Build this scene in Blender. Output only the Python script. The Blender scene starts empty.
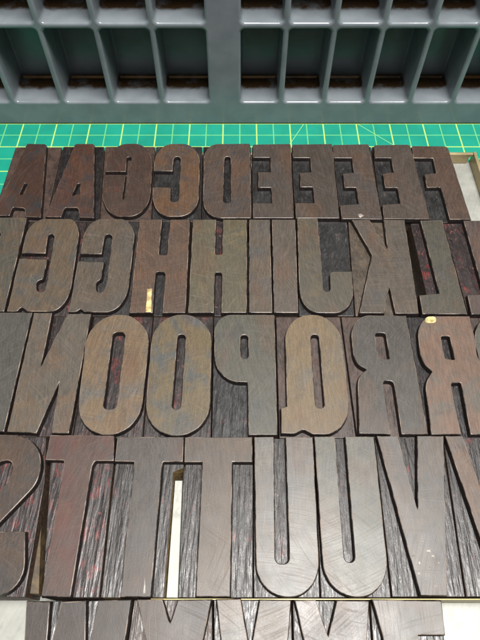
import bpy, math, random
from mathutils import Vector, noise
from mathutils.geometry import tessellate_polygon

S = bpy.context.scene
COL = S.collection
R = math.radians

# ------------------------------------------------------------------ camera
CAM_H = 0.276            # lens height above the cutting mat, metres
PITCH = 58.9             # degrees below the horizontal
F = 540.0                # focal length in photo pixels (480 wide)
cam = bpy.data.cameras.new('camera')
cam.sensor_fit = 'HORIZONTAL'; cam.sensor_width = 36; cam.lens = 36 * F / 480
cam.clip_start = 0.01; cam.clip_end = 50
co = bpy.data.objects.new('camera', cam); COL.objects.link(co)
co.location = (0, 0, CAM_H); co.rotation_euler = (R(90 - PITCH), 0, 0)
S.camera = co

# ------------------------------------------------------------------ world and lamps
w = bpy.data.worlds.new("World"); S.world = w; w.use_nodes = True
bg = w.node_tree.nodes['Background']
bg.inputs[1].default_value = 1.0
_t = w.node_tree; _c = _t.nodes.new('ShaderNodeTexCoord'); _s = _t.nodes.new('ShaderNodeSeparateXYZ'); _r = _t.nodes.new('ShaderNodeValToRGB')
_t.links.new(_c.outputs['Generated'], _s.inputs[0]); _t.links.new(_s.outputs[2], _r.inputs[0]); _t.links.new(_r.outputs[0], bg.inputs[0])
_e = _r.color_ramp.elements                                   # a room: dim walls, a pale ceiling
_e[0].position = 0.0; _e[0].color = (.035, .036, .036, 1)
_e[1].position = 0.9; _e[1].color = (.74, .74, .73, 1)
_m = _e.new(0.45); _m.color = (.10, .10, .10, 1)

def area(name, loc, target, sx, sy, power, col):
    l = bpy.data.lights.new(name, 'AREA'); l.shape = 'RECTANGLE'; l.size = sx; l.size_y = sy
    l.energy = power; l.color = col
    o = bpy.data.objects.new(name, l); COL.objects.link(o); o.location = loc
    o.rotation_euler = (Vector(target) - Vector(loc)).to_track_quat('-Z', 'Y').to_euler()
    return o
area('ceiling_light', (0.20, -0.02, 1.55), (0.0, 0.2, 0), 0.62, 0.38, 55, (1.0, 0.97, 0.93))

S.view_settings.view_transform = 'Standard'; S.view_settings.look = 'None'
S.view_settings.exposure = 0.0; S.view_settings.gamma = 1
S.render.engine = 'CYCLES'

# ------------------------------------------------------------------ geometry helpers
FLOOR = 0.0012           # top of the galley's floor
H = 0.0245               # height of the printing faces
FW = Vector((0, math.cos(R(PITCH)), -math.sin(R(PITCH))))
UP = Vector((0, math.sin(R(PITCH)), math.cos(R(PITCH))))

def at(x, y, z=H):
    """survey point of the photograph laid on the horizontal plane z"""
    d = FW * F + Vector((1, 0, 0)) * (x - 240) - UP * (y - 320)
    t = (z - CAM_H) / d.z
    return Vector((d.x * t, d.y * t))

def rounded(pts, n=9):
    """(x,y) sharp corner, (x,y,t) or (x,y,t_before,t_after) corner rounded by a conic"""
    P = [Vector(p[:2]) for p in pts]; out = []
    for i, p in enumerate(pts):
        a, b, c = P[i - 1], P[i], P[(i + 1) % len(P)]
        if len(p) == 2: out.append(b.copy()); continue
        t1, t2 = p[2], p[-1]
        pa, pc = pts[i - 1], pts[(i + 1) % len(P)]
        la = (a - b).length * .97; lc = (c - b).length * .97
        oa = pa[-1] if len(pa) > 2 else 0; oc = pc[2] if len(pc) > 2 else 0
        t1 = t1 if t1 + oa <= la else la * t1 / (t1 + oa)
        t2 = t2 if t2 + oc <= lc else lc * t2 / (t2 + oc)
        A = b + (a - b).normalized() * t1
        B = b + (c - b).normalized() * t2
        phi = (b - A).angle(B - b) if (b - A).length > 1e-6 and (B - b).length > 1e-6 else 0
        wt = max(.25, math.cos(phi / 2)); m = n if max(t1, t2) > 4 else 5
        for k in range(m + 1):
            u = k / m; q = (1 - u) ** 2 + 2 * wt * u * (1 - u) + u * u
            out.append(((1 - u) ** 2 * A + 2 * wt * u * (1 - u) * b + u * u * B) / q)
    return out

def area2(p): return sum(p[i - 1].x * p[i].y - p[i].x * p[i - 1].y for i in range(len(p))) / 2

def clean(p, eps=8e-5):
    o = []
    for q in p:
        if not o or (q - o[-1]).length > eps: o.append(q)
    while len(o) > 3 and (o[0] - o[-1]).length < eps: o.pop()
    return o

def dense(p, step=.0013):
    o = []
    for i, q in enumerate(p):
        r = p[(i + 1) % len(p)]; n = max(1, int((r - q).length / step))
        for k in range(n): o.append(q.lerp(r, k / n))
    return o

def normals(p):
    out = []
    for i in range(len(p)):
        d1 = (p[i] - p[i - 1]).normalized(); d2 = (p[(i + 1) % len(p)] - p[i]).normalized()
        n1 = Vector((d1.y, -d1.x)); n2 = Vector((d2.y, -d2.x))
        m = n1 + n2
        m = m.normalized() if m.length > 1e-4 else n1
        out.append(m / max(.55, m.dot(n1)))
    return out

def prism_data(loops, z0, z1, bev, draft=0.0, jitter=1.6e-5, seed=0.0):
    """loops: world outlines, the first outer, the others holes. Returns verts, faces, material index (0 top, 1 side, 2 worn edge)"""
    V, FA, MI = [], [], []; tops = []
    for li, L in enumerate(loops):
        L = dense(clean(L)); a = area2(L)
        if (a > 0) == (li > 0): L = L[::-1]       # outer ccw, holes cw: normal points out of the wood
        N = normals(L)
        if jitter:
            L = [q + n * (noise.noise(Vector((q.x * 150, q.y * 150, seed))) * jitter * 1.8) for q, n in zip(L, N)]
            N = normals(L)
        rings = [(z0, draft), (z1 - bev, 0), (z1 - bev * .32, -bev * .3), (z1, -bev)]
        base = len(V); n = len(L)
        for z, off in rings:
            V += [(q.x + m.x * off, q.y + m.y * off, z) for q, m in zip(L, N)]
        for r in range(3):
            for i in range(n):
                j = (i + 1) % n
                FA.append((base + r * n + i, base + r * n + j, base + (r + 1) * n + j, base + (r + 1) * n + i))
                MI.append(1 if r == 0 else 2)
        tops.append(list(range(base + 3 * n, base + 4 * n)))
    flat = [i for t in tops for i in t]
    for tri in tessellate_polygon([[Vector(V[i]) for i in t] for t in tops]):
        a, b, c = (flat[k] for k in tri)
        va, vb, vc = Vector(V[a]), Vector(V[b]), Vector(V[c])
        cr = (vb - va).cross(vc - va).z
        if abs(cr) < 1e-13: continue
        FA.append((a, b, c) if cr > 0 else (a, c, b)); MI.append(0)
    return V, FA, MI

def mesh_obj(name, V, FA, mats, MI=None, parent=None, smooth=None, origin=None):
    if origin is not None: V = [(v[0] - origin[0], v[1] - origin[1], v[2] - origin[2]) for v in V]
    me = bpy.data.meshes.new(name); me.from_pydata([tuple(v) for v in V], [], FA)
    for m in mats: me.materials.append(m)
    if MI: me.polygons.foreach_set('material_index', MI)
    if smooth: me.polygons.foreach_set('use_smooth', [smooth(i) for i in range(len(FA))])
    me.update()
    o = bpy.data.objects.new(name, me); COL.objects.link(o)
    if parent: o.parent = parent
    elif origin is not None: o.location = origin
    return o

def prism_obj(name, loops, z0, z1, bev, mats, parent=None, origin=None, **k):
    V, FA, MI = prism_data(loops, z0, z1, bev, **k)
    return mesh_obj(name, V, FA, mats, MI, parent, smooth=lambda i: MI[i] > 0, origin=origin)

def empty(name, loc):
    o = bpy.data.objects.new(name, None); COL.objects.link(o); o.location = loc
    o.empty_display_size = .01
    return o

def tag(o, label=None, cat=None, group=None, kind=None):
    if label: o['label'] = label
    if cat: o['category'] = cat
    if group: o['group'] = group
    if kind: o['kind'] = kind

# ------------------------------------------------------------------ materials
def lin(c, g=1.0):
    return tuple((((v / 255 + .055) / 1.055) ** 2.4 if v > 10 else v / 255 / 12.92) * g for v in c) + (1,)

class NT:
    def __init__(s, name):
        s.m = bpy.data.materials.new(name); s.m.use_nodes = True; s.t = s.m.node_tree
        s.b = s.t.nodes['Principled BSDF']
    def n(s, typ, **k):
        nd = s.t.nodes.new(typ)
        for a, v in k.items(): setattr(nd, a, v)
        return nd
    def l(s, a, b): s.t.links.new(a, b)
    def co(s, scale=(1, 1, 1), rot=0, off=(0, 0, 0), space='Object'):
        if not hasattr(s, 'tc'): s.tc = s.n('ShaderNodeTexCoord')
        a = s.n('ShaderNodeMapping'); a.inputs['Location'].default_value = off
        a.inputs['Rotation'].default_value = (0, 0, rot)
        s.l(s.tc.outputs[space], a.inputs[0])
        b = s.n('ShaderNodeMapping'); b.inputs['Scale'].default_value = scale
        s.l(a.outputs[0], b.inputs[0])
        return b.outputs[0]
    def noise(s, vec, scale, detail=3, rough=.55, dist=0):
        nd = s.n('ShaderNodeTexNoise'); nd.inputs['Scale'].default_value = scale
        nd.inputs['Detail'].default_value = detail; nd.inputs['Roughness'].default_value = rough
        nd.inputs['Distortion'].default_value = dist
        s.l(vec, nd.inputs['Vector']); return nd.outputs['Fac']
    def ramp(s, fac, lo, hi, a=0.0, b=1.0):
        nd = s.n('ShaderNodeMapRange'); nd.inputs['From Min'].default_value = lo; nd.inputs['From Max'].default_value = hi
        nd.inputs['To Min'].default_value = a; nd.inputs['To Max'].default_value = b
        nd.interpolation_type = 'SMOOTHSTEP'
        s.l(fac, nd.inputs['Value']); return nd.outputs[0]
    def math(s, op, a, b=None):
        nd = s.n('ShaderNodeMath', operation=op)
        for i, v in enumerate((a, b)):
            if v is None: continue
            if isinstance(v, (int, float)): nd.inputs[i].default_value = v
            else: s.l(v, nd.inputs[i])
        return nd.outputs[0]
    def mix(s, fac, a, b, mode='MIX'):
        nd = s.n('ShaderNodeMix', data_type='RGBA', blend_type=mode)
        for i, v in ((0, fac), (6, a), (7, b)):
            if isinstance(v, (int, float)): nd.inputs[i].default_value = v
            elif isinstance(v, tuple): nd.inputs[i].default_value = v
            else: s.l(v, nd.inputs[i])
        return nd.outputs[2]
    def bump(s, h, strength, dist, prev=None):
        nd = s.n('ShaderNodeBump'); nd.inputs['Strength'].default_value = strength
        nd.inputs['Distance'].default_value = dist; s.l(h, nd.inputs['Height'])
        if prev: s.l(prev, nd.inputs['Normal'])
        return nd.outputs[0]

RED = (120, 40, 40)
FACE_GAIN = 0.315
def face_material(c1, c2, seed, patch=.5, red=0.0, ang=0.5, rough=.38, spec=.5):
    """printing face: patinated end-grain maple, planer arcs, cross scratches, ink stains"""
    s = NT('inked_maple_face'); o3 = (seed * .37, seed * .71, seed * .13)
    base = s.co(off=o3)
    p = s.noise(base, 75, 4, .6, .6)
    m_ = sum(c1) / 3; c1 = tuple(m_ + (v - m_) * 1.0 for v in c1); c1 = (c1[0] * 1.03, c1[1] * .995, c1[2] * .94); m_ = sum(c2) / 3 * .5 + m_ * .5; k_ = sum(c2) / 3; c2 = tuple(m_ + (v - k_) * .85 for v in c2)
    c = s.mix(s.ramp(p, .55 - patch * .28, .82 - patch * .2), lin(c1, FACE_GAIN), lin(c2, FACE_GAIN))
    c = s.mix(s.ramp(s.noise(s.co((1, .6, 1), off=(o3[1] + 11, o3[2], 0)), 48, 3, .55), .50, .74, 0, .45), c, lin((132, 92, 64), FACE_GAIN))
    blot = s.noise(s.co(off=(o3[1], o3[0], 0)), 190, 4, .65)
    c = s.mix(s.ramp(blot, .52, .78, 0, .45), c, lin([v * .72 for v in c1], FACE_GAIN))
    grain = s.noise(base, 1900, 2, .6)
    g2 = s.noise(s.co((1, .10, 1), rot=.18 * math.sin(seed), off=o3), 1250, 3, .65, .8)
    c = s.mix(.34, c, s.mix(s.ramp(grain, .3, .72), (.35, .35, .35, 1), (.8, .8, .8, 1)), 'OVERLAY')
    c = s.mix(.42, c, s.mix(s.ramp(g2, .35, .68), (.3, .3, .3, 1), (.75, .75, .75, 1)), 'OVERLAY')
    # planer arcs: random fine lines bent round a far centre
    def arcs(k, scale, lo, hi):
        cx = .11 * math.cos(seed * 2.3 + k); cy = .11 * math.sin(seed * 2.3 + k)
        v = s.n('ShaderNodeVectorMath', operation='SUBTRACT'); s.l(base, v.inputs[0])
        v.inputs[1].default_value = (cx + o3[0], cy + o3[1], o3[2])
        ln = s.n('ShaderNodeVectorMath', operation='LENGTH'); s.l(v.outputs[0], ln.inputs[0])
        sp_ = s.n('ShaderNodeSeparateXYZ'); s.l(v.outputs[0], sp_.inputs[0])
        an = s.math('ARCTAN2', sp_.outputs[1], sp_.outputs[0])
        cb = s.n('ShaderNodeCombineXYZ'); s.l(ln.outputs['Value'], cb.inputs[0]); s.l(s.math('MULTIPLY', an, .0035), cb.inputs[1])
        cb.inputs[2].default_value = seed + k
        return s.ramp(s.noise(cb.outputs[0], scale, 2, .6), lo, hi)
    am = s.ramp(s.noise(base, 55, 2), .40, .62)
    arcm = s.math('ADD', s.math('MULTIPLY', arcs(0, 1500, .46, .72), s.math('ADD', s.math('MULTIPLY', am, .75), .25)),
                  s.math('MULTIPLY', arcs(2.1, 1150, .52, .74), s.math('SUBTRACT', 1.0, am)))
    # scratches
    def scr(a, sc, lo, hi, k):
        v = s.co((1, .018, 1), rot=a, off=(o3[0] + k, o3[1], 0))
        return s.ramp(s.noise(v, sc, 2, .5), lo, hi)
    s1 = s.math('MULTIPLY', scr(ang, 1700, .60, .74, 0), s.ramp(s.noise(base, 110, 2), .40, .62))
    s2 = s.math('MULTIPLY', scr(ang + 1.25, 1500, .63, .76, 3), s.ramp(s.noise(s.co(off=(5, seed, 0)), 90, 2), .45, .65))
    s3 = s.math('MULTIPLY', scr(ang - .6, 900, .68, .76, 7), s.ramp(s.noise(s.co(off=(9, seed, 0)), 70, 2), .5, .62))
    sc = s.math('MAXIMUM', s.math('MAXIMUM', s1, s2), s3)
    wear = .35 + .65 * abs(math.sin(seed * 7.7))
    c = s.mix(s.math('MULTIPLY', sc, .20 * wear), c, lin([min(255, v * 1.7 + 20) for v in c1], FACE_GAIN))
    c = s.mix(s.math('MULTIPLY', arcm, .17 * wear), c, lin([min(255, v * 1.5 + 12) for v in c1], FACE_GAIN))
    # dark pits
    pit = s.ramp(s.noise(base, 650, 2, .5), .70, .76)
    c = s.mix(s.math('MULTIPLY', pit, .6), c, lin([v * .4 for v in c1]))
    if red:
        r = s.ramp(s.noise(s.co((1, .5, 1), off=(o3[2] + 4, o3[0], 0)), 95, 4, .7), .66 - red * .25, .80 - red * .2)
        c = s.mix(s.math('MULTIPLY', r, .5), c, lin((126, 66, 56), FACE_GAIN))
    s.l(c, s.b.inputs['Base Color'])
    rg = s.math('ADD', s.ramp(s.noise(base, 60, 3, .6), .3, .7, rough - .03, rough + .04), s.math('MULTIPLY', grain, .14))
    rg = s.math('ADD', rg, s.math('MULTIPLY', s.math('ADD', arcm, g2), .10))
    rg = s.math('SUBTRACT', rg, .075)
    s.l(rg, s.b.inputs['Roughness'])
    s.b.inputs['Specular IOR Level'].default_value = spec * .95
    b = s.bump(s.noise(base, 90, 1), .2, .0006)
    b = s.bump(s.math('ADD', grain, s.math('MULTIPLY', g2, .8)), .3, .00005, b)
    b = s.bump(s.math('ADD', s.math('MULTIPLY', sc, -.6), s.math('MULTIPLY', arcm, -.4)), .35, .00004, b)
    s.l(b, s.b.inputs['Normal'])
    return s.m

def block_material(c1, c2, seed, red=0.0, streak=.5, rough=.36):
    """routed shoulder of a block: dark ink over coarse tool grain, dried red ink in places"""
    s = NT('inked_shoulder_wood'); o3 = (seed * .53, seed * .29, seed * .17)
    base = s.co(off=o3)
    st = s.noise(s.co((1, .09, 1), rot=.05 * math.sin(seed * 5), off=o3), 1500, 4, .7, .4)
    st2 = s.noise(s.co((1, .3, 1), rot=.3 * math.sin(seed * 2), off=o3), 620, 4, .7, 1.0)
    f = s.math('ADD', s.math('MULTIPLY', st, .6), s.math('MULTIPLY', st2, .4))
    c = s.mix(s.ramp(s.noise(base, 160, 4, .6), .35, .65), lin([v * .7 for v in c1]), lin(c1))
    c = s.mix(s.ramp(f, .62 - streak * .16, .80 - streak * .16), c, lin(c2))
    if red:
        r = s.ramp(s.noise(s.co((1, .6, 1), off=(o3[1] + 2, o3[0], 0)), 170, 5, .75), .68 - red * .32, .80 - red * .26)
        c = s.mix(s.math('MULTIPLY', r, s.ramp(st, .4, .62, .1, .8)), c, lin((118, 46, 42)))
        r2 = s.ramp(s.noise(s.co(off=(o3[1] + 8, o3[0], 0)), 420, 3, .7), .74 - red * .22, .80 - red * .2)
        c = s.mix(s.math('MULTIPLY', r2, .3), c, lin((150, 96, 92)))
    s.l(c, s.b.inputs['Base Color'])
    s.l(s.ramp(st2, .3, .7, rough - .08, rough + .2), s.b.inputs['Roughness'])
    b = s.bump(s.noise(s.co((1, .10, 1), rot=.04, off=o3), 420, 2), .8, .0008)
    b = s.bump(f, .6, .00028, b)
    b = s.bump(s.noise(s.co((1, .4, 1), off=o3), 900, 2), .35, .0001, b)
    s.l(b, s.b.inputs['Normal'])
    return s.m

def plain(name, c, rough=.5, metal=0.0, nscale=300, var=.15, bump=.2, dist=.0003, spec=.5):
    s = NT(name); base = s.co()
    n = s.noise(base, nscale, 4, .6)
    s.l(s.mix(s.ramp(n, .35, .7), lin([v * (1 - var) for v in c]), lin([min(255, v * (1 + var * .6)) for v in c])), s.b.inputs['Base Color'])
    s.l(s.ramp(s.noise(base, nscale * .4, 3), .3, .7, rough - .06, rough + .08), s.b.inputs['Roughness'])
    s.b.inputs['Metallic'].default_value = metal; s.b.inputs['Specular IOR Level'].default_value = spec
    s.l(s.bump(n, bump, dist), s.b.inputs['Normal'])
    return s.m

SIDE_INK = plain('ink_caked_side', (26, 20, 19), .5, nscale=900, var=.4, bump=.6, dist=.0002)
EDGE = plain('worn_edge', (104, 93, 84), .24, nscale=110, var=.6, bump=.15, dist=.0001)
EDGE_DK = plain('dulled_edge', (84, 70, 62), .25, nscale=130, var=.6, bump=.15, dist=.0001)
BLOCK_SIDE = plain('block_side_wood', (58, 44, 34), .55, nscale=500, var=.3, bump=.4, dist=.0002)
BLOCK_EDGE = plain('block_edge', (58, 51, 48), .35, nscale=300, var=.4, bump=.3, dist=.0001)

def blockmats():
    K = {}
    K['dark'] = lambda s: block_material((32, 29, 29), (84, 78, 76), s, 0.1, .38, .28)
    K['brown'] = lambda s: block_material((64, 50, 44), (96, 78, 68), s, .1, .4)
    K['slate'] = lambda s: block_material((38, 37, 37), (92, 89, 88), s, .15, .4, .28)
    K['red'] = lambda s: block_material((38, 31, 30), (98, 80, 76), s, .50, .4, .3)
    K['silver'] = lambda s: block_material((32, 28, 27), (112, 106, 102), s, .3, .38, .32)  # pale streak colour here and below paints glints along the inked grain
    K['silverred'] = lambda s: block_material((36, 28, 27), (112, 100, 96), s, .52, .38, .32)
    K['tan'] = lambda s: block_material((70, 60, 50), (128, 106, 80), s, .15, .5)
    return K
BM = blockmats()

# ------------------------------------------------------------------ table, cutting mat
def slab(name, x0, y0, x1, y1, z0, z1, bev, mat, parent=None, r=0.0):
    L = [Vector((x0, y0)), Vector((x1, y0)), Vector((x1, y1)), Vector((x0, y1))]
    if r: L = [v for v in rounded([(p.x, p.y, r) for p in L])]
    return prism_obj(name, [L], z0, z1, bev, [mat, mat, mat], parent, jitter=0)

tb = slab('table_top', -1.2, -.6, 1.2, 1.2, -.033, -.003, .002, plain('dark_table', (70, 62, 56), .5))
tag(tb, 'dark table surface under the green cutting mat', 'table', kind='structure')

def mat_material():
    s = NT('green_cutting_mat'); g = .0127
    s.tc = s.n('ShaderNodeTexCoord')
    sep = s.n('ShaderNodeSeparateXYZ'); s.l(s.tc.outputs['Object'], sep.inputs[0])
    def lines(axis, pitch, off, half):
        v = s.math('DIVIDE', s.math('SUBTRACT', sep.outputs[axis], off), pitch)
        fr = s.math('ABSOLUTE', s.math('SUBTRACT', s.math('FRACT', v), .5))       # .5 on a line
        return s.ramp(fr, .5 - (half + .00012) / pitch, .5 - (half - .00006) / pitch)
    O = at(256.5, 127, 0); O2 = at(240, 146.8, 0)
    ox, oy = O.x, O2.y
    minor = s.math('MAXIMUM', lines(0, g, ox, .00036), lines(1, g, oy, .00036))
    major = s.math('MAXIMUM', lines(0, 2 * g, ox, .00043), lines(1, 2 * g, oy, .0004))
    # two printed angle lines
    def diag(p, q, half=.0003):
        d = (q - p).normalized(); nx, ny = -d.y, d.x; k = -(nx * p.x + ny * p.y)
        e = s.math('ABSOLUTE', s.math('ADD', s.math('ADD', s.math('MULTIPLY', sep.outputs[0], nx), s.math('MULTIPLY', sep.outputs[1], ny)), k))
        return s.ramp(e, half + .0001, half - .0001)
    dg = s.math('MAXIMUM', diag(at(292, 141, 0), at(303, 125, 0), .00022), diag(at(362, 126.5, 0), at(390, 143, 0), .00022))
    sp = s.noise(s.co(), 2600, 2, .6); lo = s.noise(s.co(), 40, 3, .6)
    c = s.mix(s.ramp(lo, .3, .7), lin((0, 120, 100)), lin((6, 131, 110)))
    c = s.mix(s.ramp(sp, .62, .72, 0, .35), c, lin((70, 190, 168)))
    c = s.mix(s.math('MULTIPLY', dg, .7), c, lin((150, 205, 120)))
    c = s.mix(s.math('MULTIPLY', minor, .6), c, lin((120, 190, 110)))
    c = s.mix(s.math('MULTIPLY', major, .9), c, lin((164, 190, 96)))
    cut = s.math('MULTIPLY', s.ramp(s.noise(s.co((1, .01, 1), rot=1.25), 420, 2, .5), .72, .75), s.ramp(s.noise(s.co(), 14, 2), .5, .6))
    c = s.mix(s.math('MULTIPLY', cut, .5), c, lin((0, 92, 80)))
    c = s.mix(s.ramp(s.noise(s.co(), 55, 4, .7), .5, .8, 0, .3), c, lin((10, 96, 84)))
    s.l(c, s.b.inputs['Base Color']); s.b.inputs['Roughness'].default_value = .5
    s.l(s.bump(sp, .3, .0001), s.b.inputs['Normal'])
    return s.m
cm = slab('cutting_mat', -.46, -.16, .46, .62, -.003, 0, .0003, mat_material(), r=.006)
tag(cm, 'teal green cutting mat with yellow grid lines under the tray and the type', 'cutting mat')

# ------------------------------------------------------------------ plastic compartment tray standing on its long side
TY = .3414
def build_tray():
    root = empty('compartment_tray', (0, TY, 0))
    tag(root, 'grey moulded plastic tray of small compartments standing on edge behind the type', 'tray')
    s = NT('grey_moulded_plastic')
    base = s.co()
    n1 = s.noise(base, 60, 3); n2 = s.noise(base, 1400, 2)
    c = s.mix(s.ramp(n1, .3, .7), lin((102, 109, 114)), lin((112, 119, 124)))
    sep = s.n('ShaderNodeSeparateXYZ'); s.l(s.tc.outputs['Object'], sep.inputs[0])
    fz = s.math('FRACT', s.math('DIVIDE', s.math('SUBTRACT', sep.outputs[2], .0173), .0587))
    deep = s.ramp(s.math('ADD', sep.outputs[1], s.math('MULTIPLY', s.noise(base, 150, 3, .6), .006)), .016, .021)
    brown_back = s.math('MULTIPLY', s.ramp(fz, .15, .06), deep)  # darker brown low down towards the back of each cell
    brown_back = s.math('MULTIPLY', brown_back, s.ramp(s.noise(base, 55, 4, .6), .3, .5, .6, 1))
    c = s.mix(brown_back, c, lin((44, 30, 15)))
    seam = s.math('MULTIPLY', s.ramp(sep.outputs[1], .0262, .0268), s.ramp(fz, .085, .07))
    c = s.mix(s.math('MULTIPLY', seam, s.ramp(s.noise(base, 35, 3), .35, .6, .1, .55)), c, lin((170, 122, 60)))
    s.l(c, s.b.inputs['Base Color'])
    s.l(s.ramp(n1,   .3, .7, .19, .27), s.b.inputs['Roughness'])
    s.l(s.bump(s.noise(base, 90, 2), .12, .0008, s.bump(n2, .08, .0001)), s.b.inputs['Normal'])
    M = s.m
    V, FA, SM = [], [], []
    D = .028
    def addring(rings, close=True):
        """rings of equal length, each a list of 3d points: bridged; last one capped"""
        b = len(V); n = len(rings[0])
        for r in rings: V.extend(r)
        for k in range(len(rings) - 1):
            for i in range(n):
                j = (i + 1) % n
                FA.append((b + k * n + i, b + (k + 1) * n + i, b + (k + 1) * n + j, b + k * n + j)); SM.append(k > 0)
        if close:
            e = b + (len(rings) - 1) * n
            FA.append(tuple(e + i for i in range(n))[::-1]); SM.append(False)
    def rrect(x0, z0, x1, z1, r, y, n=6):
        out = []
        for cx, cz, a0 in ((x1 - r, z1 - r, 0), (x0 + r, z1 - r, 90), (x0 + r, z0 + r, 180), (x1 - r, z0 + r, 270)):
            for k in range(n + 1):
                a = R(a0 + 90 * k / n); out.append((cx + r * math.cos(a), y, cz + r * math.sin(a)))
        return out
    def cell(x0, z0, x1, z1):
        rr = [rrect(x0, z0, x1, z1, 1e-5, 0)]
        h = .0003
        for a in (0, 22, 45, 67, 90):
            i = h + .0017 * math.sin(R(a)); y = .0017 * (1 - math.cos(R(a)))
            if a == 0: i = h
            rr.append(rrect(x0 + i, z0 + i * 1.0, x1 - i, z1 - i, .0042 - min(i, .0019) * .6, y))
        i = .002
        rr.append(rrect(x0 + i + .0001, z0 + i + .0002, x1 - i - .0001, z1 - i - .0004, .0028, .008))
        rr.append(rrect(x0 + i + .0004, z0 + i + .0010, x1 - i - .0004, z1 - i - .0012, .0020, D - .001))
        rr.append(rrect(x0 + i + .0014, z0 + i + .0020, x1 - i - .0014, z1 - i - .0022, .0012, D))
        addring(rr)
    def quad(x0, z0, x1, z1):
        b = len(V); V.extend([(x0, 0, z0), (x1, 0, z0), (x1, 0, z1), (x0, 0, z1)]); FA.append((b, b + 1, b + 2, b + 3)); SM.append(False)
    zs = [.0173 + .0587 * k for k in range(4)]
    gl = [-.0205 - .0366 * k for k in range(6, -1, -1)]
    gr = [-.0015 + .0315 * k for k in range(9)]
    for xs in (gl, gr):
        for a, b in zip(xs, xs[1:]):
            for c0, d in zip(zs, zs[1:]): cell(a, c0, b, d)
    X0, X1, Z0, Z1 = gl[0] - .010, gr[-1] + .010, .0012, zs[-1] + .016
    quad(X0, Z0, X1, zs[0]); quad(X0, zs[-1], X1, Z1)
    quad(X0, zs[0], gl[0], zs[-1]); quad(gr[-1], zs[0], X1, zs[-1]); quad(gl[-1], zs[0], gr[0], zs[-1])
    # outer shell
    b = len(V); e = .0012
    ring0 = [(X0, 0, Z0), (X1, 0, Z0), (X1, 0, Z1), (X0, 0, Z1)]
    ring1 = [(X0 - e, e, Z0 - e), (X1 + e, e, Z0 - e), (X1 + e, e, Z1 + e), (X0 - e, e, Z1 + e)]
    ring2 = [(p[0], D + .002, p[2]) for p in ring1]
    addring([ring0, ring1, ring2])
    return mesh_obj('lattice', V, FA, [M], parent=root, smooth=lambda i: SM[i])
build_tray()

# ------------------------------------------------------------------ metal galley
def galley_material(name, c, rough, metal):
    s = NT(name); base = s.co()
    st = s.noise(s.co((1, .02, 1), rot=.4), 900, 3, .6); bl = s.noise(base, 45, 4, .6)
    col = s.mix(s.ramp(bl, .3, .7), lin([v * .9 for v in c]), lin(c))
    col = s.mix(s.ramp(st, .45, .75, 0, .22), col, lin([v * .62 for v in c]))
    col = s.mix(s.ramp(s.noise(base, 130, 5, .7), .52, .72, 0, .35), col, lin([v * .6 for v in c]))
    s.l(col, s.b.inputs['Base Color']); s.b.inputs['Metallic'].default_value = metal
    s.l(s.ramp(bl, .3, .7, rough - .05, rough + .08), s.b.inputs['Roughness'])
    s.l(s.bump(st, .25, .00008), s.b.inputs['Normal']); return s.m
GM = galley_material('pale_zinc_sheet', (156, 157, 150), .50, .3)
GW = galley_material('dull_brass_rim', (176, 160, 122), .42, .5)
gal = empty('metal_galley', (0, .1, 0))
tag(gal, 'shallow pale metal tray holding the rows of wood type, bare at its edges', 'galley')
bk = at(460, 154.3, .0098).y; rx = at(474.5, 156, .0098).x; lx = -.1575; fy = -.13
def gpart(name, boxes, mat):
    V, FA = [], []
    for (x0, y0, z0, x1, y1, z1) in boxes:
        b = len(V)
        V += [(x, y - .1, z) for z in (z0, z1) for x, y in ((x0, y0), (x1, y0), (x1, y1), (x0, y1))]
        FA += [tuple(b + i for i in f) for f in ((3, 2, 1, 0), (4, 5, 6, 7), (0, 1, 5, 4), (1, 2, 6, 5), (2, 3, 7, 6), (3, 0, 4, 7))]
    o = mesh_obj(name, V, FA, [mat], parent=gal)
    m = o.modifiers.new('bevel', 'BEVEL'); m.width = .0003; m.segments = 2
    return o
gpart('floor_plate', [(lx - .002, fy, .0003, rx + .002, bk + .002, FLOOR)], GM)
gpart('back_rim', [(lx, bk, .0014, rx - .0022, bk + .0022, .0072), (lx, bk, .0073, rx - .0003, bk + .0022, .0098)], GW)
gpart('side_rim', [(rx, fy, .0014, rx + .0022, bk + .0026, .0100)], GW)
gpart('side_rim', [(lx - .0022, fy, .0014, lx - .0002, bk + .0026, .0100)], GW)

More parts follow.
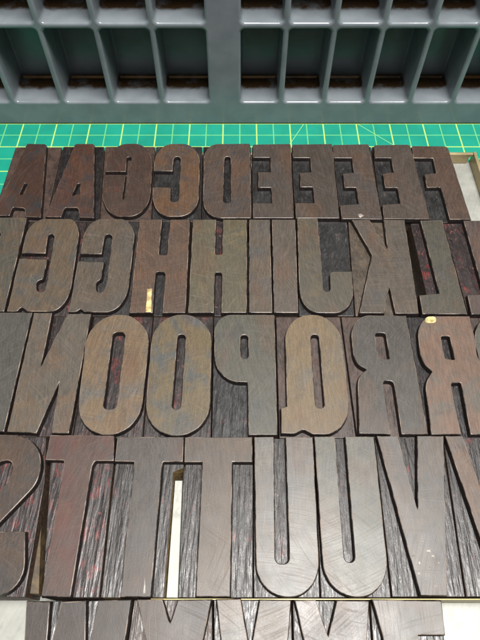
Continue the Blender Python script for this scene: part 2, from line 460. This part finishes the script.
# ------------------------------------------------------------------ the wood type
ROWG = {1: 'wood type in the farthest row', 2: 'wood type in the second row', 3: 'wood type in the middle row',
        4: 'wood type in the fourth row', 5: 'wood type in the nearest row'}
DEPTH = {1: .0028, 2: .0028, 3: .0034, 4: .0034, 5: .0032}
COUNT = [0]
def sort(row, outer, holes, body, c1, c2, bk_, label, patch=.5, red=0, rough=.40, light_edge=True, marks=(), spec=.5, side=None):
    COUNT[0] += 1; sd = COUNT[0] * 1.618
    rnd = random.Random(COUNT[0])
    d = DEPTH[row]
    B = [at(x, y) for x, y in [p[:2] for p in body]]
    cx = sum(p.x for p in B) / len(B); cy = sum(p.y for p in B) / len(B)
    root = empty('wood_type_block', (cx, cy, FLOOR))
    tag(root, label, 'wood type', ROWG[row])
    org = (cx, cy, FLOOR)
    Bp = [at(p.x, p.y) for p in rounded([tuple(p) if len(p) > 2 else (p[0], p[1], 1.2) for p in body])]
    bm = BM[bk_](sd)
    Bc = dense(clean(Bp)); 
    if area2(Bc) < 0: Bc = Bc[::-1]
    Bc = [q - n * .00018 for q, n in zip(Bc, normals(Bc))]
    prism_obj('block', [Bc], FLOOR + .00005, H - d, .00022, [bm, side or BLOCK_SIDE, BLOCK_EDGE], root, org, jitter=5e-5, seed=sd)
    rg_ = {1: 1.16, 2: 1.04, 3: 1.02, 4: .90, 5: .82}[row]; c1 = tuple(v * rg_ for v in c1); c2 = tuple(v * rg_ for v in c2)  # row gain in the colour: far rows lifted to replace weak reflected light
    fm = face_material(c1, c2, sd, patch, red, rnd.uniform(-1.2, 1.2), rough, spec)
    loops = [[at(p.x, p.y) for p in rounded(L)] for L in [outer] + list(holes)]
    prism_obj('raised_letter', loops, H - d + .00001, H, .00034, [fm, SIDE_INK, EDGE if light_edge else EDGE_DK], root, org,
              draft=.0004, seed=sd)
    for nm, pl, col in marks:
        mp = [at(p.x, p.y) for p in rounded(pl)]
        m = plain('pale_mark', col, .7, nscale=240, var=.3, bump=.1, spec=.2)
        prism_obj(nm, [mp], H - .00001, H + .00004, .00002, [m, m, m], root, org, jitter=2e-4, seed=sd)
    return root

def q(x0t, x1t, x0b, x1b, yt, yb, *a):
    return [(x0t, yt), (x1t, yt), (x1b, yb), (x0b, yb)]

# ---- farthest row
Y1, Z1_ = 143.3, 218.8
sort(1, [(27, 143.5, 1.5), (46.5, 144, 2), (40.7, 217.3), (25, 216.5), (25, 208, 2.5), (12.5, 207, 2.5), (9.5, 215.5), (-7, 215.5)],
     [[(24.5, 183), (27.5, 184, 1), (24.5, 194, 1), (19, 195, 1)]],
     q(14, 61.3, -11, 44.8, Y1 + .6, Z1_), (72, 52, 44), (58, 58, 60), 'brown', 'dark reddish letter A block at the far left corner', .5, .2, .36, False)
sort(1, [(75, 143.7, 2), (94.5, 143.7, 2), (93.9, 217.8), (79.5, 217.2), (78.2, 207.5, 2.5), (64.5, 207.5, 2.5), (61.2, 217), (45.2, 216.7)],
     [[(77, 184), (80.2, 183, 1), (80, 193.5), (71.5, 196, 1)]],
     q(62, 103.5, 45.6, 98, Y1, Z1_), (84, 60, 52), (64, 58, 58), 'dark', 'brown letter A block, second from left in the farthest row, before the G', .5, .3, .36, False)
sort(1, [(105.3, 171.5), (109, 143.5, 20, 19), (154, 143.5, 19, 24), (149, 216.6, 24, 20), (100, 216.4, 20, 26), (103.8, 174.5), (125.5, 174.8), (123.5, 190), (121.8, 199.5, 2), (126, 199.5, 2), (131.5, 157, 2), (126.6, 157, 2), (125.8, 171.5)],
     [], q(104.2, 154.8, 98.6, 150.6, Y1, Z1_), (72, 60, 55), (88, 62, 52), 'brown', 'dark smudged letter G block with round shoulders in the farthest row', .5, .25, .38, False)
sort(1, [(153.7, 171), (155.5, 143.8, 20, 17), (200.5, 143.5, 18, 20), (198.2, 216.6, 20, 20), (151.3, 216.4, 18, 22), (153, 187.5), (170.5, 187.5), (170.5, 201.8, 3), (178.5, 201.8, 3), (181, 156.5, 3.4), (173.7, 156.5, 3.4), (172.5, 171)],
     [], q(155.3, 202.2, 151.2, 200.6, Y1, Z1_), (104, 82, 66), (74, 72, 72), 'slate', 'letter C block with warm brown rim, between the dark G and the D', .5, .1, .34)
sort(1, [(204.5, 144, 14, 13), (250, 143.5, 1), (251.3, 218), (202.6, 218, 18, 18)],
     [[(224.4, 156.5, 2.5), (230.7, 156.5, 2.5), (230.8, 202.8, 2.5), (223.2, 202.8, 2.5)]],
     q(202.8, 251.2, 201.2, 252.3, Y1, Z1_), (88, 75, 68), (76, 72, 72), 'dark', 'brown grey letter D block left of the four letter E blocks', .5, 0, .36)
EC = (82, 74, 70)
sort(1, [(252.8, 144.4, 1), (290.7, 143.7, 1.5), (294, 218), (253, 218), (252.9, 203), (272, 203), (271.3, 187.5), (258.3, 187.5), (258.3, 172), (270.8, 172), (270.3, 157.5), (252.6, 157.5)],
     [], q(251.8, 291.4, 252.8, 295, Y1, Z1_), EC, (72, 68, 66), 'slate', 'letter E block right beside the D, first of four in the farthest row', .5, 0, .38, False)
sort(1, [(292.2, 144.4, 1), (332.2, 143.7, 1.5), (339.7, 218.2), (296, 218.2), (295.2, 202.8), (314.5, 202.8), (313, 187), (300.4, 187), (300.2, 173), (311.3, 172), (310.2, 157.8), (292.8, 157.8)],
     [], q(291.8, 332.8, 295.6, 340.8, Y1, Z1_), (78, 71, 67), (84, 76, 70), 'slate', 'second letter E block of the farthest row, counting from the D', .5, 0, .38, False)
sort(1, [(332.8, 144.8, 1), (368.7, 144, 1.5), (382.6, 219.3), (341.8, 218.8), (340.2, 205.2), (358.7, 203.8), (356.3, 187.5), (344.6, 187.5), (343, 173.7), (353.7, 172.5), (352, 158), (333.6, 158)],
     [], q(333.2, 371.8, 341.2, 382.9, Y1, Z1_), (84, 74, 69), (76, 70, 68), 'slate', 'letter E block with a tiny pale nick at its lower edge', .5, 0, .38, False,
     marks=[('edge_nick', [(357.5, 214.5, 1), (360.5, 213.6, 1), (364, 215.6, 1), (360, 218, 1)], (140, 130, 122))])
sort(1, [(374.2, 145, 1.5), (410, 144.4, 3), (430.2, 219.2), (383.9, 218.8), (382.4, 204.8), (400.5, 203.3), (397.5, 187.7), (385.2, 187.7), (382.9, 173.8), (393.7, 172.2), (391.2, 158), (374.6, 158)],
     [], q(372.5, 411, 383.5, 430.6, Y1, Z1_ + .3), (82, 74, 70), (90, 78, 70), 'slate', 'letter E block next to the letter F, last of the E blocks', .5, 0, .38, False)
sort(1, [(411.9, 145.8, 1), (447.7, 146.2, 3.5), (471.2, 219.4), (449.9, 219.4), (441.9, 191, 1.5), (440.6, 187.3, 1.5), (426.9, 187.5), (424.6, 174.4), (436.3, 173.2, .8), (433.1, 158.2), (413.5, 157.9)],
     [], q(411.8, 448.4, 431.2, 471.6, 144.6, Z1_ + .8), (84, 70, 63), (104, 80, 66), 'slate', 'brown letter F block at the far right corner beside bare metal', .5, .05, .38)

# ---- second row
A2, B2 = 218.9, 313.6
sort(2, [(-18, 217.5), (27, 217.5), (3.9, 311.3), (-20, 311.3), (-4, 252), (-20, 252), (-19, 236), (1, 236, 1.5), (.6, 232.8, 1.5), (-17, 232)],
     [], q(-20, 27.6, -42, 4.6, A2 - .6, B2 - 1), (92, 90, 84), (128, 98, 68), 'dark', 'grey and tan block cut by the left edge of the second row', .45)
sort(2, [(21.6, 253.2), (28.8, 218.9, 20, 16), (81.5, 218.7, 12, 20), (67.5, 311.8, 28, 18), (27, 311.3, 1), (21.3, 306.6, 2.5), (17.2, 311.5, 2), (6.8, 311.2), (19.2, 258.4), (47.5, 259.3), (43, 279, 1.5), (36, 281.5, 3), (37, 291.8, 3), (44.5, 291.8, 3), (47.2, 280), (55, 234, 4), (48, 234, 4), (45.4, 253.2)],
     [], q(28.2, 85.2, 5.2, 67.3, A2, B2), (112, 98, 82), (84, 88, 88), 'red', 'tan letter G block with red ink in its right corners', .5)
sort(2, [(80.3, 253.9), (86, 219, 20, 16), (136.6, 218.9, 16, 20), (125.6, 312.5, 28, 20), (84, 311.8, 1), (80.7, 308.2, 2.5), (76.6, 311.8, 2), (68.3, 311.8), (78, 261.3), (103.7, 262), (101.2, 279, 1.5), (95.5, 282.5, 3), (96.8, 292.3, 3), (103.2, 292.3, 3), (107, 280), (112.8, 234.2, 4), (104.8, 234.2, 4), (101.5, 253.9)],
     [], q(86, 138.3, 68.3, 128.3, A2, B2), (106, 96, 86), (92, 88, 82), 'slate', 'plain grey brown letter G block just left of the copper H', .5)
sort(2, [(139.5, 219.5), (162, 219.5), (158.7, 255, 1.8), (167, 255, 1.8), (170.2, 219.5), (190, 219.5), (185.5, 312.8), (162.6, 312.8), (165.5, 271.8, 3), (155.7, 271.8, 3), (152.6, 312.8), (129.3, 312.8)],
     [], q(138.9, 190.7, 128.8, 186.6, A2, B2), (104, 86, 76), (142, 102, 76), 'dark', 'copper toned letter H block with a yellow stripe on one leg', .45, .35, .38,
     marks=[('paint_stripe', [(147, 288.8, .6), (152.3, 288.3, .6), (151.2, 312.2, .3), (145.8, 312.2, .3)], (186, 164, 112))])
sort(2, [(193, 219.5), (216.2, 219.5), (215, 254.6, 1.5), (222, 254.6, 1.5), (223, 219.5), (247, 219.5), (246.8, 312.7), (221.4, 312.7), (222, 272.4, 2), (215, 272.4, 2), (213.8, 312.7), (188, 312.7)],
     [], q(192, 247.8, 187.3, 247.6, A2, B2), (106, 102, 88), (136, 118, 80), 'red', 'olive grey letter H block with yellowish band, right of the copper H', .4, .0, .4)
sort(2, [(249.4, 219.5), (269.9, 219.5), (272.4, 312.7), (248.9, 312.7)], [], q(248.7, 270.6, 248.3, 273, A2, B2), (108, 98, 88), (94, 92, 90), 'dark', 'narrow letter I block standing right of the olive H', .5)
sort(2, [(272, 219.5), (295.4, 219.5), (298.2, 312.7), (273.9, 312.7)], [], q(271.3, 296, 273.5, 298.8, A2, B2), (104, 97, 90), (112, 92, 84), 'dark', 'narrow letter I block standing left of the letter J', .5)
sort(2, [(297.2, 218.3, 1), (317.5, 218.3), (321.3, 260), (323.8, 291.5, 3.2), (330.7, 291.5, 3.2), (329.6, 274, 1.5), (331.5, 271.8, 1.5), (352, 271.3), (354.5, 313, 22, 20), (300, 313, 20, 24)],
     [], q(296.7, 348, 299.3, 355.6, A2 - .4, B2), (98, 94, 86), (130, 114, 86), 'slate', 'letter J block with dark hollow and pale scratch line', .4)
sort(2, [(352, 219.8), (369.5, 219.8), (387.5, 248.6), (383.7, 219.6), (404.6, 219.8), (419, 313.6), (395.6, 313.6), (389.3, 286.5), (384.4, 313.4), (359.5, 312.9), (372, 254.8)],
     [], q(348.6, 405.3, 356.2, 419.8, A2, B2), (102, 94, 86), (94, 90, 86), 'tan', 'letter K block with pale tan hollow, between J and L', .5)
sort(2, [(420.6, 220.6), (442.3, 220.2), (467.4, 314), (422.8, 314), (419.5, 295.2), (439.4, 293.4)],
     [], [(411.5, 220.3), (443, 219.6), (469, 314.8), (422.6, 314.8), (419, 295.5), (428.5, 294.6)], (92, 89, 80), (84, 84, 80), 'red', 'letter L block with red ink in its slot, beside a deep black gap', .5)
sort(2, [(463.6, 220.5), (486, 220.5), (513, 314.3), (471.6, 314.3), (467.6, 295.2), (484, 294)],
     [], [(444.5, 220.3), (487, 220), (515, 315), (471, 315)], (98, 84, 80), (86, 76, 76), 'red', 'pinkish brown letter L block cut by the right edge of the photo', .5, .2)

# ---- middle row
A3, B3 = 313.6, 436.2
sort(3, [(-34, 312.5), (32.2, 312.5), (3.8, 431.6), (-64, 431.6)], [], q(-35, 32.9, -65, 4.4, A3 - 1.3, B3 - 3), (92, 92, 90), (98, 96, 88), 'dark', 'blue grey letter block cut by the left edge of the middle row', .5)
sort(3, [(33.9, 312.8), (52, 312.8), (46.2, 342), (40.6, 367), (67.3, 313.7), (91.2, 313.7), (68.8, 433.2), (51.2, 433.2), (59.3, 381.5), (36.4, 433.2), (7, 431.6)],
     [], q(33.5, 92, 6, 70.2, A3 - .6, B3 - 1.6), (110, 104, 97), (142, 112, 82), 'red', 'grey letter N block with orange stain on its left stem', .4)
sort(3, [(89, 314.5, 31, 31), (152, 314.5, 31, 31), (139, 434.8, 33, 31), (74.5, 434.8, 31, 33)],
     [[(113, 332.3, 4.5), (125.8, 332.3, 4.5), (116, 409, 4.5), (103, 409, 4.5)]],
     q(92.6, 152, 70.8, 141.3, A3, B3), (138, 118, 94), (112, 108, 102), 'red', 'tan letter O block with wide red brown slot, left of the blotched O', .5)
sort(3, [(153.5, 314.4, 29, 29), (212.5, 314.4, 29, 29), (209.3, 435.7, 33, 32), (143, 435.7, 32, 33)],
     [[(177.6, 334.4, 3.6), (186, 334.4, 3.6), (180.6, 409, 3.6), (171.9, 409, 3.6)]],
     q(152.7, 213, 142, 210.6, A3, B3), (126, 112, 84), (92, 96, 96), 'red', 'olive letter O block with blue grey blotches and thin red slot', .55)
sort(3, [(214, 314.6, 18, 17), (274.5, 314.6, 1), (277.6, 435), (248.7, 435), (247.5, 382.2), (214.6, 382.2, 26, 26)],
     [[(240.3, 335, 3), (248.2, 335, 3), (248.3, 358.7, 3), (240.7, 358.7, 3)]],
     q(213.6, 275.3, 211.2, 278.7, A3, B3), (104, 104, 96), (98, 98, 92), 'slate', 'smooth green grey letter P block between the blotched O and the tan Q', .5, 0, .36)
sort(3, [(284.8, 314.6, 24, 26), (339.5, 314.6, 26, 30), (352.5, 434.7, 34, 28), (312.5, 434.2, 1.5), (303, 429.3, 2.5), (295, 433.8, 2.5), (281.4, 433.2), (280.8, 408), (287, 406.2)],
     [[(310.2, 334.6, 3.6), (318.8, 334.6, 3.6), (324.7, 408, 3.6), (315.8, 408, 3.6)]],
     q(276, 341.3, 279.6, 357.6, A3, B3), (142, 124, 96), (128, 116, 98), 'brown', 'sandy tan letter Q block with notched foot in the middle row', .5, 0, .44)
sort(3, [(349.5, 315, 22, 20), (406.3, 315.6, 1), (428.2, 434.3), (401.8, 434.3), (393.7, 381.3, 3.6), (383, 380.3, 3.6), (390.6, 434.3), (359.3, 433.6), (357.6, 376.5, 10, 7), (366.8, 369.6, 1), (354, 362.5, 8, 12)],
     [[(374.8, 333, 2.6), (385.6, 333, 2.6), (389.7, 359.2, 1.2), (378.5, 358, 1.2)]],
     q(342, 407, 358.4, 429.6, A3, B3), (92, 89, 86), (100, 94, 88), 'brown', 'dark grey letter R block between the tan Q and the pinkish R', .5, 0, .36)
sort(3, [(416, 316, 21, 18), (469.7, 316, 1), (497, 434.5), (470.8, 434.5), (461, 382.6, 1.5), (451, 383, 2.4), (461.3, 434.5), (431.4, 434.5), (425, 382, 8, 10), (432.6, 371.6, 1), (421, 362, 10, 12)],
     [[(440.7, 336, 2), (449.7, 336, 2), (454.9, 359.8, 1), (445.1, 358.6, 1)]],
     q(408, 470.6, 430.6, 498.5, A3, B3), (138, 112, 98), (112, 110, 100), 'dark', 'pinkish letter R block with yellow spot on its upper corner', .45, .0, .4,
     marks=[('paint_spot', [(425.4, 317, 2.5, 4), (436.4, 316.6, 4, 2.5), (436.2, 323, 2.5, 4), (425, 323.2, 4, 2.5)], (192, 174, 120))])
sort(3, [(474, 316, 22, 18), (536, 316), (556, 434), (500, 434), (492, 384, 8), (496, 371), (476, 362, 10, 12)],
     [], q(471.4, 537, 499.4, 558, A3, B3), (112, 110, 102), (100, 98, 92), 'brown', 'curved sliver of a grey block at the right edge of the middle row', .5)

# ---- fourth row
A4, B4 = 435.3, 597.6
sort(4, [(-70, 434.8), (38, 434.8, 26, 24), (42.5, 478, 20, 18), (-9, 531.5), (25, 531.5, 1), (24.5, 597, 34, 34), (-110, 597)],
     [[(9, 459.2, 6), (13.6, 465, 6), (9, 481, 4), (-18, 510, 3), (-24, 496, 3), (-5, 463, 8)]],
     [(-74, A4 - 1), (44.3, A4 - 1), (42.6, 480), (22.4, 597), (-112, 597)], (108, 88, 74), (88, 80, 76), 'silverred', 'brown letter S block at the left edge of the fourth row', .5, .05, .36)
sort(4, [(50.2, 434.9, 1), (114.3, 435.6, 1), (113.7, 460.8), (95, 460.8, 2), (92, 466, 2), (70.4, 597.2), (40.9, 596.4), (64.2, 462, 1.5), (63.5, 460.2, 1), (45.3, 459.8)],
     [], q(49.5, 115.2, 39.6, 97.6, A4, B4), (118, 92, 84), (112, 98, 92), 'silverred', 'reddish letter T block with coarse silvery recess, beside the S', .5, .85, .36)
sort(4, [(117.4, 436.8), (183.7, 436.8), (182.8, 461.8), (163, 461.8, 1.5), (162.2, 464.5, 1.5), (150.7, 597.2), (120.3, 596.9), (134.2, 463.8, 1.5), (134.3, 461.6, 1), (114.8, 461.2)],
     [], [(116.6, A4 + .8), (184.2, A4 + .8), (183.4, 466), (173, 470), (163.2, B4), (98.6, B4)], (108, 101, 99), (100, 92, 90), 'silver', 'grey middle letter T block, left of the bright narrow gap', .5, 0, .36, side=plain('bare_maple_side', (108, 88, 54), .55, nscale=500, var=.35, bump=.4, dist=.0002),
     marks=[('long_scratch', [(144, 575, .6), (145.4, 583, 1), (145, 593, .6), (143.2, 594, .6), (144.2, 584, 1)], (160, 156, 150))])
sort(4, [(184.9, 437.2), (252.4, 436.8), (252.4, 462), (232.5, 462), (230.2, 596.8), (195.7, 596.8), (202.5, 462), (184.4, 462)],
     [], [(184.8, A4 + .8), (253.4, A4 + .8), (253, B4), (177.2, B4), (182.3, 470), (184.4, 462)], (122, 106, 92), (112, 100, 92), 'silver', 'tan brown letter T block, right of the bright narrow gap', .5, 0, .36)
sort(4, [(254.3, 436.8), (273.6, 436.8), (275.2, 563.8, 6.5, 5.5), (289.6, 563.8, 5.5, 6.5), (285.6, 436.8), (312.9, 436.8), (320.6, 597.3, 36, 31), (256.6, 597.3, 31, 34)],
     [], q(253.9, 313.8, 253.6, 321.3, A4 + .6, B4), (146, 143, 140), (132, 130, 128), 'silver', 'pale silvery letter U block right of the three T blocks', .5, 0, .34)
sort(4, [(314.4, 436.4), (334.8, 436.4), (344.6, 562.2, 6, 5), (355.4, 562.2, 5, 6), (345.2, 436.4), (374, 436.4), (391, 597.3, 38, 32), (325, 597.3, 32, 36)],
     [], q(314.3, 374.8, 321.8, 393.3, A4 + .4, B4), (136, 136, 130), (124, 128, 120), 'silver', 'green grey letter U block with brown slot, beside the V', .5, 0, .34)
sort(4, [(377, 435.9), (397.6, 435.9), (417.7, 509.4), (417.3, 435.9), (443.7, 435.9), (447.6, 595.8), (420.7, 595.8)],
     [], q(375.6, 444.4, 394, 468.2, A4, B4 - .8), (132, 124, 119), (124, 118, 115), 'silver', 'scratched letter V block with small nicks and painted-in glints near its foot', .5, .0, .34,
     marks=[('nick_glint', [(x, y, .8), (x + a, y - b, .8), (x + a + 1, y + b, .8)], (150, 145, 140)) for x, y, a, b in  # pale marks paint specular lamp glints onto the nicked face
            ((411, 556, 3, 1.4), (418, 563, 2, 2.2), (426, 551, 4, 1.2), (431, 556, 2.6, 1.8), (416, 573, 3, 1.5), (428, 567, 2.4, 1.2), (437, 563, 2.2, 1.8), (433, 585, 3.2, 2.2), (441, 570, 2, 1), (424, 580, 1.6, 1.2), (413, 563, 1.4, 1.6), (435, 547, 2, .9))])
sort(4, [(445.5, 435.9), (462.8, 435.9), (489, 511), (487, 435.9), (515, 435.9), (529, 595.8), (500, 595.8)],
     [], q(445.2, 516, 469, 545, A4, B4 - .8), (142, 120, 106), (128, 116, 110), 'silver', 'warm tan letter V block cut by the right edge of the photo', .5, .0, .34)

# ---- nearest row, cut by the lower edge of the photo
B5 = 790
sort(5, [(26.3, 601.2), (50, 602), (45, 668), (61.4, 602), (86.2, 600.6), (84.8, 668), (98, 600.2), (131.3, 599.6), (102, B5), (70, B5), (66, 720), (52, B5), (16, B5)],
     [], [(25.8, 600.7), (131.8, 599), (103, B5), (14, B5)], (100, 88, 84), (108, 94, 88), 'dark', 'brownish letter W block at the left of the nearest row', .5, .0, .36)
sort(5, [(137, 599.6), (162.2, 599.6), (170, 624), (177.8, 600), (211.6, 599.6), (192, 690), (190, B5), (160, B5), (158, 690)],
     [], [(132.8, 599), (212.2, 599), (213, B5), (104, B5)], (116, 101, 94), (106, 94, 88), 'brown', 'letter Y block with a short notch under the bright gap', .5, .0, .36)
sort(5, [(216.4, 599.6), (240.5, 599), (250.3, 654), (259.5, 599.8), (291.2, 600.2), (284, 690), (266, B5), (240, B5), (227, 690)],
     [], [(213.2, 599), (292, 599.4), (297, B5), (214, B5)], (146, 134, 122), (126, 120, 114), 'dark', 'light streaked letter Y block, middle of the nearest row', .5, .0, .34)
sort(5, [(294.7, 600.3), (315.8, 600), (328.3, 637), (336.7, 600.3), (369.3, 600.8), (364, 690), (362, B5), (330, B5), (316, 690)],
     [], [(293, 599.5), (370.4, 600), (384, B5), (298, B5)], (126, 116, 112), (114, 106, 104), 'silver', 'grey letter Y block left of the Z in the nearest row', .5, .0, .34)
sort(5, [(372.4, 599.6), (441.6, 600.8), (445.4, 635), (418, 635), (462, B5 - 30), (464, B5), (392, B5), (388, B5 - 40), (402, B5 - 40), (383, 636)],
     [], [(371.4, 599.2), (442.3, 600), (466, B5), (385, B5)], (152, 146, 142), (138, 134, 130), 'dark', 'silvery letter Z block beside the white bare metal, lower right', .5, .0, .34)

# ------------------------------------------------------------------ spacing material
zz = .0155
wl = [at(x, y, zz) for x, y in ((46, 476), (41.5, 520), (38.8, 594), (20, 594), (32, 540))]
sp = empty('wooden_spacer', (wl[2].x, wl[2].y, FLOOR))
tag(sp, 'low brown wooden spacer wedged between the S and the reddish T', 'spacer')
WM = plain('brown_spacer_wood', (72, 58, 36), .55, nscale=250, var=.3)
prism_obj('spacer_body', [wl], FLOOR + .0001, zz, .0003, [WM, WM, WM], sp, (wl[2].x, wl[2].y, FLOOR), seed=4)
yr = at(240, 598, H).y
xa, xb = at(150, 598, H).x, .150
BR = galley_material('yellow_brass', (150, 138, 92), .45, .5)
rl = mesh_obj('brass_rule', *(lambda x0, x1, y0, y1, z0, z1: ([(x, y, z) for z in (z0, z1) for x, y in ((x0, y0), (x1, y0), (x1, y1), (x0, y1))],
     [(3, 2, 1, 0), (4, 5, 6, 7), (0, 1, 5, 4), (1, 2, 6, 5), (2, 3, 7, 6), (3, 0, 4, 7)]))(xa, xb, yr - .00045, yr - .0001, FLOOR + .0001, H - .0026), [BR])
tag(rl, 'thin yellow metal strip between the fourth row and the nearest row', 'brass rule')

zs_ = H - .0072
def gap(xf, y): return at(xf, y, H)
yt, yb = at(178, 480.5, zs_).y, at(178, 596.5, H).y
def onedge(x0, y0, x1, y1, yw):
    a, b = at(x0, y0), at(x1, y1); t = (yw - a.y) / (b.y - a.y); return Vector((a.x + (b.x - a.x) * t, yw))
e = Vector((.0004, 0))
sl = [onedge(173, 470, 163.2, B4, yt) + e, onedge(173, 470, 163.2, B4, yb) + e, onedge(182.3, 470, 177.2, B4, yb) - e, onedge(182.3, 470, 177.2, B4, yt) - e]
ls = empty('metal_spacer', (sl[1].x, sl[1].y, FLOOR))
tag(ls, 'bright pale metal strip lying deep in the gap between two letter T blocks', 'spacer')
prism_obj('spacer_body', [sl], FLOOR + .0001, zs_, .0002, [GM, GM, GM], ls, (sl[1].x, sl[1].y, FLOOR), jitter=0)
